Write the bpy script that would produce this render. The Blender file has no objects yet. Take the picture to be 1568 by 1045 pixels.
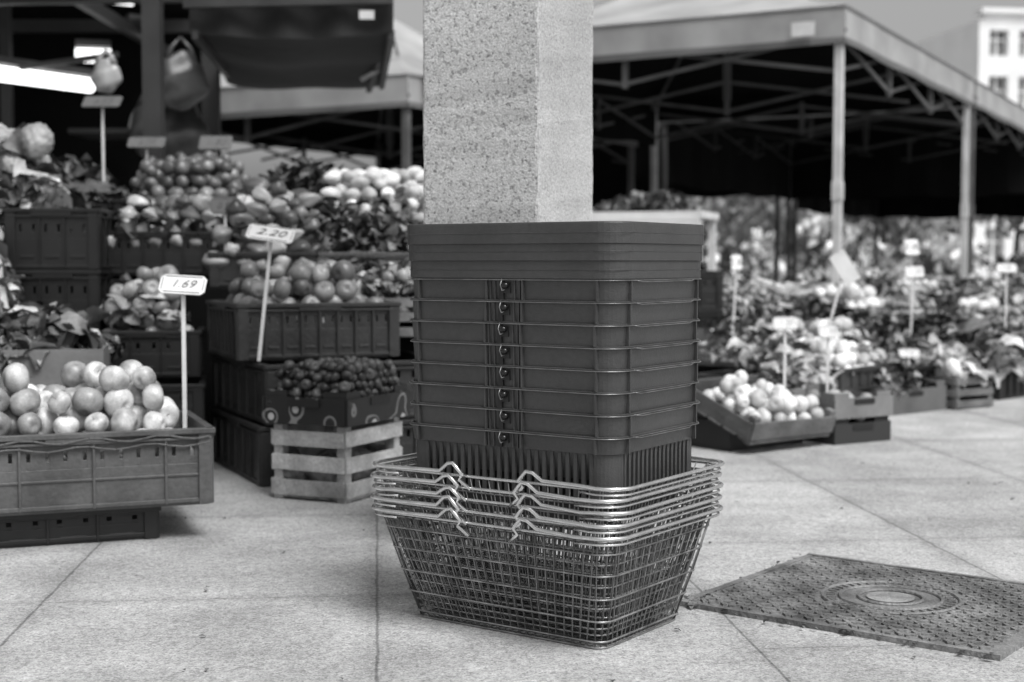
import bpy, bmesh, math, random
import numpy as np
from mathutils import Vector, Matrix, Euler
random.seed(7); rng=np.random.default_rng(7)
sc=bpy.context.scene
# ---------------------------------------------------------------- materials
MATS={}
def gmat(name,val,rough=0.6,nscale=8,namt=0.0,bump=0.0,bscale=60,island=0.0,metal=0.0,spec=0.5,fine=0.0,trans=0.0):
    if name in MATS: return MATS[name]
    m=bpy.data.materials.new(name); m.use_nodes=True; nt=m.node_tree; N=nt.nodes; L=nt.links
    b=N['Principled BSDF']; b.inputs['Roughness'].default_value=rough; b.inputs['Metallic'].default_value=metal
    b.inputs['Specular IOR Level'].default_value=spec
    tc=N.new('ShaderNodeTexCoord')
    v=N.new('ShaderNodeValue'); v.outputs[0].default_value=val; cur=v.outputs[0]
    def mul(cur,src,lo,hi):
        mr=N.new('ShaderNodeMapRange'); mr.inputs['To Min'].default_value=lo; mr.inputs['To Max'].default_value=hi
        L.new(src,mr.inputs['Value'])
        mm=N.new('ShaderNodeMath'); mm.operation='MULTIPLY'; L.new(cur,mm.inputs[0]); L.new(mr.outputs[0],mm.inputs[1]); return mm.outputs[0]
    if namt>0:
        n=N.new('ShaderNodeTexNoise'); n.inputs['Scale'].default_value=nscale; n.inputs['Detail'].default_value=5
        L.new(tc.outputs['Object'],n.inputs['Vector']); 
        mr=N.new('ShaderNodeMapRange'); mr.inputs['From Min'].default_value=.3; mr.inputs['From Max'].default_value=.7
        L.new(n.outputs['Fac'],mr.inputs['Value']); cur=mul(cur,mr.outputs[0],1-namt,1+namt)
    if fine>0:
        n=N.new('ShaderNodeTexNoise'); n.inputs['Scale'].default_value=nscale*14; n.inputs['Detail'].default_value=3
        L.new(tc.outputs['Object'],n.inputs['Vector']); cur=mul(cur,n.outputs['Fac'],1-fine,1+fine)
    if island>0:
        g=N.new('ShaderNodeNewGeometry'); cur=mul(cur,g.outputs['Random Per Island'],1-island,1+island)
    cb=N.new('ShaderNodeCombineColor')
    for i in range(3): L.new(cur,cb.inputs[i])
    L.new(cb.outputs[0],b.inputs['Base Color'])
    if bump>0:
        n=N.new('ShaderNodeTexNoise'); n.inputs['Scale'].default_value=bscale; n.inputs['Detail'].default_value=4
        L.new(tc.outputs['Object'],n.inputs['Vector'])
        bp=N.new('ShaderNodeBump'); bp.inputs['Strength'].default_value=bump; bp.inputs['Distance'].default_value=.01
        L.new(n.outputs['Fac'],bp.inputs['Height']); L.new(bp.outputs[0],b.inputs['Normal'])
    MATS[name]=m; return m
def emat(name,s):
    m=bpy.data.materials.new(name); m.use_nodes=True
    b=m.node_tree.nodes['Principled BSDF']; b.inputs['Base Color'].default_value=(.9,.9,.9,1)
    b.inputs['Emission Color'].default_value=(1,1,1,1); b.inputs['Emission Strength'].default_value=s; return m

# ---------------------------------------------------------------- mesh builder
class MB:
    def __init__(s): s.v=[]; s.f=[]; s.m=[]; s.n=0
    def add(s,V,F,mi=0):
        b=s.n; s.v.extend([tuple(p) for p in V]); s.f.extend([tuple(i+b for i in f) for f in F]); s.m.extend([mi]*len(F)); s.n+=len(V)
    def box(s,c,sz,M=None,mi=0):
        x,y,z=[a/2 for a in sz]; V=[Vector((sx*x,sy*y,sz_*z)) for sx in(-1,1) for sy in(-1,1) for sz_ in(-1,1)]
        if M is not None: V=[M@p for p in V]
        V=[p+Vector(c) for p in V]
        s.add(V,[(0,1,3,2),(4,6,7,5),(0,4,5,1),(2,3,7,6),(0,2,6,4),(1,5,7,3)],mi)
    def bar(s,p0,p1,w,t,mi=0,up=(0,0,1)):
        p0=Vector(p0);p1=Vector(p1); d=(p1-p0); L=d.length; d.normalize(); u=Vector(up)
        a=d.cross(u); 
        if a.length<1e-4: a=d.cross(Vector((1,0,0)))
        a.normalize(); c=a.cross(d)
        M=Matrix((d,a,c)).transposed(); s.box((p0+p1)/2,(L,w,t),M,mi)
    def tube(s,P,r,seg=6,closed=False,mi=0):
        P=[Vector(p) for p in P]; n=len(P); V=[]; prev=None
        for i,p in enumerate(P):
            if closed: t=P[(i+1)%n]-P[i-1]
            else: t=P[min(i+1,n-1)]-P[max(i-1,0)]
            t.normalize()
            if prev is None:
                a=t.cross(Vector((0,0,1)))
                if a.length<.05: a=t.cross(Vector((1,0,0)))
            else:
                a=prev-t*prev.dot(t)
            a.normalize(); prev=a; b=t.cross(a)
            rr=r[i] if isinstance(r,(list,tuple)) else r
            for k in range(seg):
                an=2*math.pi*k/seg; V.append(p+a*math.cos(an)*rr+b*math.sin(an)*rr)
        F=[]
        for i in range(n if closed else n-1):
            j=(i+1)%n
            for k in range(seg):
                k2=(k+1)%seg; F.append((i*seg+k,i*seg+k2,j*seg+k2,j*seg+k))
        if not closed: F.append(tuple(range(seg))[::-1]); F.append(tuple((n-1)*seg+k for k in range(seg)))
        s.add(V,F,mi)
    def obj(s,name,mats,parent=None,smooth=False,bevel=0):
        me=bpy.data.meshes.new(name); me.from_pydata(s.v,[],s.f)
        for m in mats: me.materials.append(m)
        if len(mats)>1: me.polygons.foreach_set('material_index',s.m)
        if smooth: me.polygons.foreach_set('use_smooth',[True]*len(me.polygons))
        me.update(); bm=bmesh.new(); bm.from_mesh(me); bmesh.ops.recalc_face_normals(bm,faces=bm.faces); bm.to_mesh(me); bm.free()
        o=bpy.data.objects.new(name,me); sc.collection.objects.link(o)
        if parent: o.parent=parent
        if bevel: 
            md=o.modifiers.new('b','BEVEL'); md.width=bevel; md.segments=2; md.limit_method='ANGLE'
        return o
def empty(name,loc=(0,0,0),rz=0,rx=0):
    e=bpy.data.objects.new(name,None); e.location=loc; e.rotation_euler=(rx,0,math.radians(rz)); e.empty_display_size=.1
    sc.collection.objects.link(e); return e
def rrect(a,b,r,z,k=6):
    P=[]
    for cx,cy,a0 in((a-r,b-r,0),(-a+r,b-r,90),(-a+r,-b+r,180),(a-r,-b+r,270)):
        for i in range(k+1):
            t=math.radians(a0+90*i/k); P.append((cx+r*math.cos(t),cy+r*math.sin(t),z))
    return P
# ---------------------------------------------------------------- instancing
def ico(sub):
    bm=bmesh.new(); bmesh.ops.create_icosphere(bm,subdivisions=sub,radius=1)
    V=np.array([v.co[:] for v in bm.verts]); F=np.array([[v.index for v in f.verts] for f in bm.faces]); bm.free(); return V,F
def T_apple(sub=3):
    V,F=ico(sub); rho=np.hypot(V[:,0],V[:,1]); s=np.sign(V[:,2])
    V[:,2]=V[:,2]*.90-s*.36*np.exp(-(rho/.28)**2); k=1+.09*V[:,2]+.02*np.cos(5*np.arctan2(V[:,1],V[:,0])); V[:,0]*=k;V[:,1]*=k; return V,F
def T_potato():
    V,F=ico(3); V=V.copy(); n=np.sin(V[:,0]*3+1)*.08+np.cos(V[:,1]*4)*.07; V*= (1+n)[:,None]; V[:,0]*=1.35; V[:,2]*=.8; return V,F
def T_pepper():
    V,F=ico(3); an=np.arctan2(V[:,1],V[:,2]); V=V.copy(); k=(1+.13*np.cos(an*4))*(1.0-.3*V[:,0]); V[:,1]*=k; V[:,2]*=k; V[:,0]*=1.6; return V,F
def T_cauli():
    V,F=ico(4); n=(np.sin(V[:,0]*11)*np.sin(V[:,1]*12+1)*np.sin(V[:,2]*10+2)); V=V*(1+.12*n)[:,None]; V[:,2]*=.8; return V,F
def T_leaf():
    V=[];F=[]
    for i in range(5):
        u=i/4; w=[.12,.46,.55,.40,.04][i]
        for j in(-1,-.5,0,.5,1):
            V.append((u*1.4-.7, j*w+.05*math.sin(u*7), .38*math.sin(u*2.7)-.25+abs(j)*.14+.06*math.sin(u*11+j*5)*abs(j)))
    for i in range(4):
        for j in range(4): F.append((i*5+j,i*5+j+1,i*5+j+6,i*5+j+5))
    return np.array(V),np.array(F)
def T_leaf0():
    V=[];F=[]
    for i in range(3):
        u=i/2; w=[.2,.5,.06][i]
        for j in(-1,0,1): V.append((u*1.4-.7, j*w, .35*math.sin(u*2.6)-.25+abs(j)*.12))
    for i in range(2):
        for j in range(2): F.append((i*3+j,i*3+j+1,i*3+j+4,i*3+j+3))
    return np.array(V),np.array(F)
def T_stick():
    V=[];F=[]; rs=[.07,.09,.08,.1]; 
    for i in range(4):
        for k in range(6):
            a=k*math.pi/3; V.append((i*.66-1,rs[i]*math.cos(a),rs[i]*math.sin(a)+.06*math.sin(i)))
    for i in range(3):
        for k in range(6): F.append((i*6+k,i*6+(k+1)%6,i*6+6+(k+1)%6,i*6+6+k))
    return np.array(V),np.array(F)
TPL={'apple':T_apple(3),'applelo':T_apple(2),'potato':T_potato(),'pepper':T_pepper(),'cauli':T_cauli(),'leaf':T_leaf(),'leaf0':T_leaf0(),'stick':T_stick()}
def rotm(ax,ay,az):
    return np.array(Euler((ax,ay,az)).to_matrix())
def instmesh(name,items,mats,parent=None,smooth=True,loc=None,rz=0):
    Vs=[];FF=[];mi=[];b=0
    for kind,R,t,m in items:
        V,F=TPL[kind]; Vs.append(V@R.T+t); FF.append((F+b).tolist()); mi.extend([m]*len(F)); b+=len(V)
    V=np.vstack(Vs); F=[f for g in FF for f in g]
    me=bpy.data.meshes.new(name); me.from_pydata(V.tolist(),[],F)
    for m in mats: me.materials.append(m)
    me.polygons.foreach_set('material_index',mi)
    if smooth: me.polygons.foreach_set('use_smooth',[True]*len(F))
    me.update(); o=bpy.data.objects.new(name,me); sc.collection.objects.link(o)
    if parent: o.parent=parent
    if loc: o.location=loc; o.rotation_euler=(0,0,math.radians(rz))
    return o
def rnd(a=1.0): return random.uniform(-a,a)
def heap(parent,name,kind,w,d,z0,r,layers,mat,slope=0.0,loc=None,rz=0,shrink=.75,stems=None):
    items=[]
    sp=2.0*r*(1.25 if kind in('pepper','potato') else 1.0)
    for k in range(layers):
        ww=w/2-r-k*r*shrink; dd=d/2-r-k*r*shrink*.9
        ny=max(1,int(2*dd/(sp*.88))+1); nx=max(1,int(2*ww/sp)+1)
        ox,oy=(rnd(r*.4),rnd(r*.4)) if k else (0,0)
        for j in range(ny):
            for i in range(nx):
                x=-ww+ (i+(.5 if (j+k)%2 else 0))*sp+rnd(r*.28)+ox; y=-dd+j*sp*.88+rnd(r*.28)+oy
                if x>ww+r*.5: continue
                if k==layers-1 and random.random()<.38: continue
                s=r*random.uniform(.80,1.12)
                z=z0+r*.8+k*1.48*r+rnd(r*.25)+slope*(y+d/2)
                if kind in('apple','applelo','cauli'): R=rotm(rnd(1.5),rnd(1.5),rnd(3))
                else: R=rotm(rnd(.5),rnd(.5),rnd(3))
                items.append((kind,R*s*np.array([1,1,random.uniform(.9,1.05)]),np.array([x,y,z]),0))
                if stems is not None:
                    ax=R@np.array([0,0,1.]); S=R@rotm(0,math.pi/2+rnd(.3),0)*s*.24
                    items.append(('stick',S,np.array([x,y,z])+ax*s*.78,1))
    return instmesh(name,items,[mat]+([stems] if stems else []),parent,True,loc,rz)
def leafheap(parent,name,w,d,z0,h,size,n,mat,slope=0.0,loc=None,rz=0,mats=None,spread=1.0):
    items=[]
    cl=[(rnd(w/2),rnd(d/2),random.uniform(.5,1)) for _ in range(max(4,int(n/60)))]
    tk='leaf' if size>.06 else 'leaf0'
    for _ in range(n):
        cx,cy,ch=random.choice(cl); x=max(-w/2,min(w/2,cx+random.gauss(0,.06))); y=max(-d/2,min(d/2,cy+random.gauss(0,.06)))
        dome=max(.15,(1-(2*x/w)**4)*(1-(2*y/d)**4))
        z=z0+h*dome*ch*random.uniform(.35,1.0)+slope*(y+d/2)
        s=size*random.uniform(.6,1.3)
        R=rotm(rnd(1.0*spread),rnd(1.1*spread),rnd(3.14))*s
        items.append((tk,R*np.array([1,random.uniform(.6,1.1),random.uniform(.6,1.6)]),np.array([x,y,z]),0 if not mats else random.randrange(len(mats))))
    return instmesh(name,items,mats or [mat],parent,True,loc,rz)
def stickheap(parent,name,w,d,z0,h,length,n,mats,slope=0.0,ang=0):
    items=[]
    for i in range(n):
        x=rnd(w/2);y=rnd(d/4); z=z0+random.random()*h+slope*(y+d/2)
        R=rotm(rnd(.3),rnd(.3),ang+rnd(.35))*length/2
        items.append(('stick',R,np.array([x,y,z]),random.randrange(len(mats))))
    return instmesh(name,items,mats,parent)

# ---------------------------------------------------------------- crates
def crate_plastic(parent,name,w,d,h,mat,z=0,slots=7,solid=.5,handle=False):
    b=MB(); t=.006
    b.box((0,0,z+.006),(w-.03,d-.03,.012))
    sl=max(solid,.52); st=sl+.22
    for L,off,rot in((w,d/2,0),(d,w/2,90),(w,d/2,180),(d,w/2,270)):
        M=Matrix.Rotation(math.radians(rot),3,'Z')
        def bx(c,s): b.box(M@Vector(c),s,M)
        o=-(off-.012)
        bx((0,o,z+h*sl/2),(L-.024,t,h*sl))
        bx((0,o,z+h*(st+.97)/2),(L-.024,t,h*(.97-st)))
        n=int(slots*L/.5)*2+1
        pit=(L-.06)/(n-1)
        for i in range(n):
            x=-L/2+.03+pit*i
            bx((x,o,z+h*(sl+st)/2),(pit*(.86 if i%2 else .76),t*.9,h*(st-sl)+.002))
            if i%2: bx((x,o,z+h*(sl+.05)),(pit*1.3,t*.8,h*.10))
        for i in range(0,n,2 if not handle else 4):
            x=-L/2+.03+pit*i
            bx((x,o-.006,z+h*.46),(.006,.009,h*.86))
        if not handle:
            for i in range(1,n,2):
                x=-L/2+.03+pit*i
                bx((x,o-.004,z+h*.22),(pit*1.1,.004,h*.05))
        else:
            q=int(L/.03)
            for i in range(q):   # wavy double lip under the rim
                x0=-L/2+.01+(L-.02)*i/q; x1=-L/2+.01+(L-.02)*(i+1)/q
                b.bar(M@Vector((x0,o-.012,z+h*.90+.006*math.sin(i*1.25))),M@Vector((x1,o-.012,z+h*.90+.006*math.sin((i+1)*1.25))),.008,.005)
                b.bar(M@Vector((x0,o-.010,z+h*.80+.005*math.sin(i*1.25+1))),M@Vector((x1,o-.010,z+h*.80+.005*math.sin((i+1)*1.25+1))),.006,.004)
            bx((0,o-.004,z+h*.40),(L-.05,.005,.006))
        bx((0,o-.006,z+h-.006),(L+.002,.02,.012))
        bx((0,o-.006,z+h*.87),(L-.01,.013,.006))
        bx((0,o-.004,z+.012),(L-.016,.01,.01))
        bx((L*.0,o-.008,z+h*.93),(.13,.012,.02))
        bx((-L/2+.02,o-.0045,z+h*.5),(.03,.0145,h*.97)); bx((L/2-.02,o-.0045,z+h*.5),(.03,.0145,h*.97))
    return b.obj(name,[mat],parent,bevel=.0015)
def crate_wood(parent,name,w,d,h,mat,z=0,nsl=3):
    b=MB()
    for sx in(-1,1):
        for sy in(-1,1): b.box((sx*(w/2-.018),sy*(d/2-.018),z+h/2),(.028,.028,h))
    for k in range(nsl):
        zz=z+h*(k+.5)/nsl*1.0; hh=h/nsl*.62
        for s in(-1,1):
            b.box((0,s*(d/2),zz+rnd(.003)),(w+rnd(.004),.006,hh),Matrix.Rotation(rnd(.010),3,'Y')); b.box((s*(w/2+.003),0,zz+rnd(.003)),(.006,d-.01,hh),Matrix.Rotation(rnd(.010),3,'X'))
    for k in range(5): b.box((0,-d/2+.03+(d-.06)*k/4,z+.008),(w-.01,.06,.006))
    return b.obj(name,[mat],parent,bevel=.001)
def crate_carton(parent,name,w,d,h,mat,z=0,t=.006,notch=True):
    b=MB(); b.box((0,0,z+.004),(w-.01,d-.01,.006))
    for L,off,rot in((w,d/2,0),(d,w/2,90),(w,d/2,180),(d,w/2,270)):
        M=Matrix.Rotation(math.radians(rot),3,'Z')
        hh=h*.8 if notch else h
        b.box(M@Vector((0,-off+(0.004 if rot%180 else 0),z+hh/2)),(L-(.012 if rot%180 else 0),t,hh),M)
        if notch:
            for s in(-1,1):
                b.box(M@Vector((s*(L/2-.04),-off+.007,z+h/2)),(.07,t,h),M)
            b.box(M@Vector((0,-off-.004,z+hh*.8)),(.1,.003,.02),M,1)
    return b.obj(name,[mat,gmat('dark_hole',.01)],parent)

# colours
m_white=gmat('white_paint',.66,.45,20,.12)
m_pole=gmat('pole_white',.62,.4,6,.2)
m_blackpl=gmat('black_plastic',.010,.45,10,.3)
m_greypl=gmat('green_plastic_grey',.028,.5,10,.4,.2,80,fine=.3)
m_greypl2=gmat('crate_plastic_mid',.075,.5,8,.4,.2,80,fine=.35)
m_wood=gmat('pale_wood',.42,.8,9,.4,.4,60,island=.3,fine=.45)
m_wood2=gmat('worn_wood',.13,.85,9,.35,.4,60,island=.25,fine=.3)
m_card=gmat('cardboard',.17,.9,5,.25,.15,40,fine=.15)
m_apple=gmat('apple_skin',.42,.36,24,.6,.08,50,island=.5,fine=.4)
m_tom=gmat('tomato_skin',.24,.3,14,.45,0,40,island=.6)
m_apple2=gmat('apple_skin_dark',.13,.35,14,.4,0,40,island=.6)
m_fig=gmat('fig_skin',.045,.4,14,.4,0,40,island=.7)
m_pot=gmat('potato_skin',.28,.7,14,.3,.2,40,island=.4)
m_pep=gmat('pepper_skin',.25,.3,10,.35,0,40,island=.85)
m_pale=gmat('pale_veg',.56,.6,14,.3,.3,40,island=.4)
m_leafd=gmat('leaf_dark',.032,.5,20,.4,.3,60,island=.7)
m_leafm=gmat('leaf_mid',.13,.5,20,.45,.3,60,island=.7)
m_leafl=gmat('leaf_light',.38,.5,20,.45,.4,60,island=.55)
m_stem=gmat('stem',.03,.8)
m_metal=gmat('steel_wire',.72,.25,30,.2,metal=.9)
m_metald=gmat('steel_wire_dull',.34,.35,30,.5,metal=.8)
m_metalk=gmat('steel_wire_dark',.22,.35,30,.4,metal=.7)
m_ink=gmat('ink',.02,.5)
m_ink2=gmat('ink_faded',.10,.6,60,.6)
m_canopy=gmat('canopy_fabric',.34,.8,2.0,.25,.5,3)
m_canopy_t=gmat('canopy_trim',.13,.8,2.0,.16)
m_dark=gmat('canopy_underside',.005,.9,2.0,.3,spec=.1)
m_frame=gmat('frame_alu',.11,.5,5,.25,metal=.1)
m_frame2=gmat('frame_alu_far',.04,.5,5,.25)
m_black=gmat('black_cloth',.006,.95,2,.3,spec=.1)

# ---------------------------------------------------------------- ground
def ground():
    m=bpy.data.materials.new('paving'); m.use_nodes=True; nt=m.node_tree;N=nt.nodes;L=nt.links;b=N['Principled BSDF']
    geo=N.new('ShaderNodeTexCoord'); sep=N.new('ShaderNodeSeparateXYZ')
    L.new(geo.outputs['Object'],sep.inputs[0])
    def M(op,a,b_=None,c=None):
        n=N.new('ShaderNodeMath'); n.operation=op
        for i,x in enumerate((a,b_,c)):
            if x is None: continue
            if isinstance(x,(int,float)): n.inputs[i].default_value=x
            else: L.new(x,n.inputs[i])
        return n.outputs[0]
    x,y=sep.outputs[0],sep.outputs[1]
    wn=N.new('ShaderNodeTexNoise'); wn.inputs['Scale'].default_value=11; wn.inputs['Detail'].default_value=6; L.new(geo.outputs['Object'],wn.inputs['Vector'])
    wob=M('MULTIPLY',M('SUBTRACT',wn.outputs['Fac'],.5),.008)
    u=M('ADD',M('ADD',M('MULTIPLY',x,.9955),M('MULTIPLY',y,.0945)),wob)
    v=M('ADD',M('SUBTRACT',M('MULTIPLY',y,.9955),M('MULTIPLY',x,.0945)),wob)
    def dist(t,p,o): 
        q=M('ADD',M('DIVIDE',M('SUBTRACT',t,o),p),.5); return M('MULTIPLY',M('ABSOLUTE',M('SUBTRACT',M('FRACT',q),.5)),p)
    du=dist(u,.635,-.003)
    cellu=M('FLOOR',M('DIVIDE',M('SUBTRACT',u,-.003),.635))
    voff=M('SUBTRACT',v,M('MULTIPLY',M('GREATER_THAN',cellu,.5),.445))
    dv=dist(voff,.89,2.75); cellv=M('FLOOR',M('DIVIDE',M('SUBTRACT',voff,2.75),.89))
    dm=M('MINIMUM',du,M('ADD',dv,.0014))
    def noise(s,d=6,r=.6):
        n=N.new('ShaderNodeTexNoise'); n.inputs['Scale'].default_value=s; n.inputs['Detail'].default_value=d; n.inputs['Roughness'].default_value=r; L.new(geo.outputs['Object'],n.inputs['Vector']); return n.outputs['Fac']
    jn=noise(26,4)
    mr=N.new('ShaderNodeMapRange'); mr.interpolation_type='SMOOTHSTEP'; mr.inputs['From Min'].default_value=.0008; mr.inputs['From Max'].default_value=.0046; L.new(M('ADD',dm,M('MULTIPLY',M('SUBTRACT',jn,.45),.006)),mr.inputs['Value'])
    joint=mr.outputs[0]
    comb=N.new('ShaderNodeCombineXYZ'); L.new(cellu,comb.inputs[0]); L.new(cellv,comb.inputs[1])
    wh=N.new('ShaderNodeTexWhiteNoise'); wh.noise_dimensions='2D'; L.new(comb.outputs[0],wh.inputs['Vector'])
    slab=M('MULTIPLY_ADD',wh.outputs['Value'],.16,.92)
    big=M('MULTIPLY_ADD',noise(1.4,4),1.1,.45)
    mid=M('MULTIPLY_ADD',noise(5,5,.6),.9,.55)
    med=M('MULTIPLY_ADD',noise(55,3,.6),.8,.6)
    f0=noise(260,3,.7)
    fin=M('MULTIPLY_ADD',f0,1.9,.05)
    vo=N.new('ShaderNodeTexVoronoi'); vo.inputs['Scale'].default_value=210; L.new(geo.outputs['Object'],vo.inputs['Vector'])
    sp=N.new('ShaderNodeSeparateColor'); L.new(vo.outputs['Color'],sp.inputs[0])
    spk=M('MULTIPLY_ADD',M('POWER',sp.outputs[0],.6),.6,.62)
    def stains(sc_,r0,r1,lo):
        v2=N.new('ShaderNodeTexVoronoi'); v2.inputs['Scale'].default_value=sc_; L.new(geo.outputs['Object'],v2.inputs['Vector'])
        s2=N.new('ShaderNodeSeparateColor'); L.new(v2.outputs['Color'],s2.inputs[0])
        st=N.new('ShaderNodeMapRange'); st.inputs['From Min'].default_value=r0; st.inputs['From Max'].default_value=r1; st.inputs['To Min'].default_value=lo
        L.new(M('ADD',M('ADD',v2.outputs['Distance'],M('MULTIPLY',s2.outputs[0],r1*1.25)),M('MULTIPLY',wob,18)),st.inputs['Value']); return st.outputs[0]
    stn=M('MULTIPLY',stains(6,.01,.10,.6),stains(1.7,.05,.34,.80))
    # scattered chewing-gum / dirt specks
    stn=M('MULTIPLY',stn,stains(24,.02,.13,.68))
    # pale scuffs
    sc2=N.new('ShaderNodeMapRange'); sc2.inputs['From Min'].default_value=.60; sc2.inputs['From Max'].default_value=.72; sc2.inputs['To Min'].default_value=1; sc2.inputs['To Max'].default_value=1.22; L.new(noise(7,7,.65),sc2.inputs['Value'])
    c=M('MULTIPLY',M('MULTIPLY',M('MULTIPLY',.375,big),M('MULTIPLY',M('MULTIPLY',mid,med),fin)),M('MULTIPLY',spk,M('MULTIPLY',slab,M('MULTIPLY',stn,sc2.outputs[0]))))
    gr=N.new('ShaderNodeMapRange'); gr.inputs['From Max'].default_value=.045; gr.inputs['To Min'].default_value=.82; L.new(dm,gr.inputs['Value'])
    c=M('MULTIPLY',c,gr.outputs[0])
    c=M('MULTIPLY',c,M('MULTIPLY_ADD',joint,.46,.54))
    cb=N.new('ShaderNodeCombineColor'); [L.new(c,cb.inputs[i]) for i in range(3)]
    L.new(cb.outputs[0],b.inputs['Base Color']); b.inputs['Roughness'].default_value=.85; b.inputs['Specular IOR Level'].default_value=.25
    h=M('ADD',M('MULTIPLY',joint,.6),M('MULTIPLY',fin,.4))
    bp=N.new('ShaderNodeBump'); bp.inputs['Strength'].default_value=.6; bp.inputs['Distance'].default_value=.003; L.new(h,bp.inputs['Height']); L.new(bp.outputs[0],b.inputs['Normal'])
    g=MB(); g.add([(-250,-60,0),(250,-60,0),(250,400,0),(-250,400,0)],[(0,1,2,3)]); g.obj('paved_ground',[m])
ground()
it=[]
for _ in range(110):
    it.append(('leaf0',rotm(rnd(.2),rnd(.2),rnd(3))*random.uniform(.002,.010),np.array([rnd(1.6)+.2,random.uniform(2.1,4.6),.004]),0))
for _ in range(44):
    t=random.random(); it.append(('leaf0',rotm(rnd(.3),rnd(.3),rnd(3))*random.uniform(.004,.012),np.array([.33+.46*t+rnd(.02),2.635-.357*t+rnd(.015),.008]),0))
for _ in range(18): it.append(('leaf0',rotm(rnd(.3),rnd(.3),rnd(3))*random.uniform(.006,.016),np.array([.335+rnd(.035),2.66+rnd(.035),.008]),0))
for _ in range(40):
    t=random.random(); it.append(('leaf0',rotm(rnd(.3),rnd(.3),rnd(3))*random.uniform(.003,.009),np.array([.34+.30*t+rnd(.012),2.66+.43*t+rnd(.012),.008]),0))
instmesh('ground_litter',it,[gmat('litter',.09,.8,20,.4,island=.8)])

# manhole cover
def manhole():
    e=empty('manhole_cover',(.723,2.685,0),-37.9)
    b=MB(); w,d=.58,.53
    b.box((0,0,.003),(w,d,.008)); 
    for s in(-1,1):
        b.box((0,s*(d/2+.006),.004),(w+.03,.012,.012)); b.box((s*(w/2+.008),0,.0035),(.014,d-.001,.0115))
    for i in range(26):
        for j in range(24):
            x=-w/2+.022+(w-.044)*i/25; y=-d/2+.022+(d-.044)*j/23; r=math.hypot(x,y)
            if r<.137: continue
            M=Matrix.Rotation(math.radians(45 if (i+j)%2 else -45),3,'Z'); b.box((x,y,.0085),(.019,.0075,.005),M)
    for rr,rz in((.128,.0085),(.095,.008),(.06,.0085)):
        P=[(rr*math.cos(a*math.pi/24),rr*math.sin(a*math.pi/24),rz) for a in range(48)]; b.tube(P,.0035,6,True)
    V=[(0,0,.0095)]+[(.045*math.cos(a*math.pi/12),.045*math.sin(a*math.pi/12),.0095) for a in range(24)]
    b.add(V,[(0,1+a,1+(a+1)%24) for a in range(24)],1)
    for a in range(40):
        t=a*math.pi/20; M=Matrix.Rotation(t,3,'Z'); b.box((.112*math.cos(t),.112*math.sin(t),.0085),(.016,.005,.004),M)
    b.obj('cover_plate',[gmat('cast_iron',.17,.6,9,.6,.5,150,fine=.6,metal=.1),gmat('cast_iron_light',.26,.6,12,.4,.5,150,fine=.5)],e)
manhole()

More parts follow.
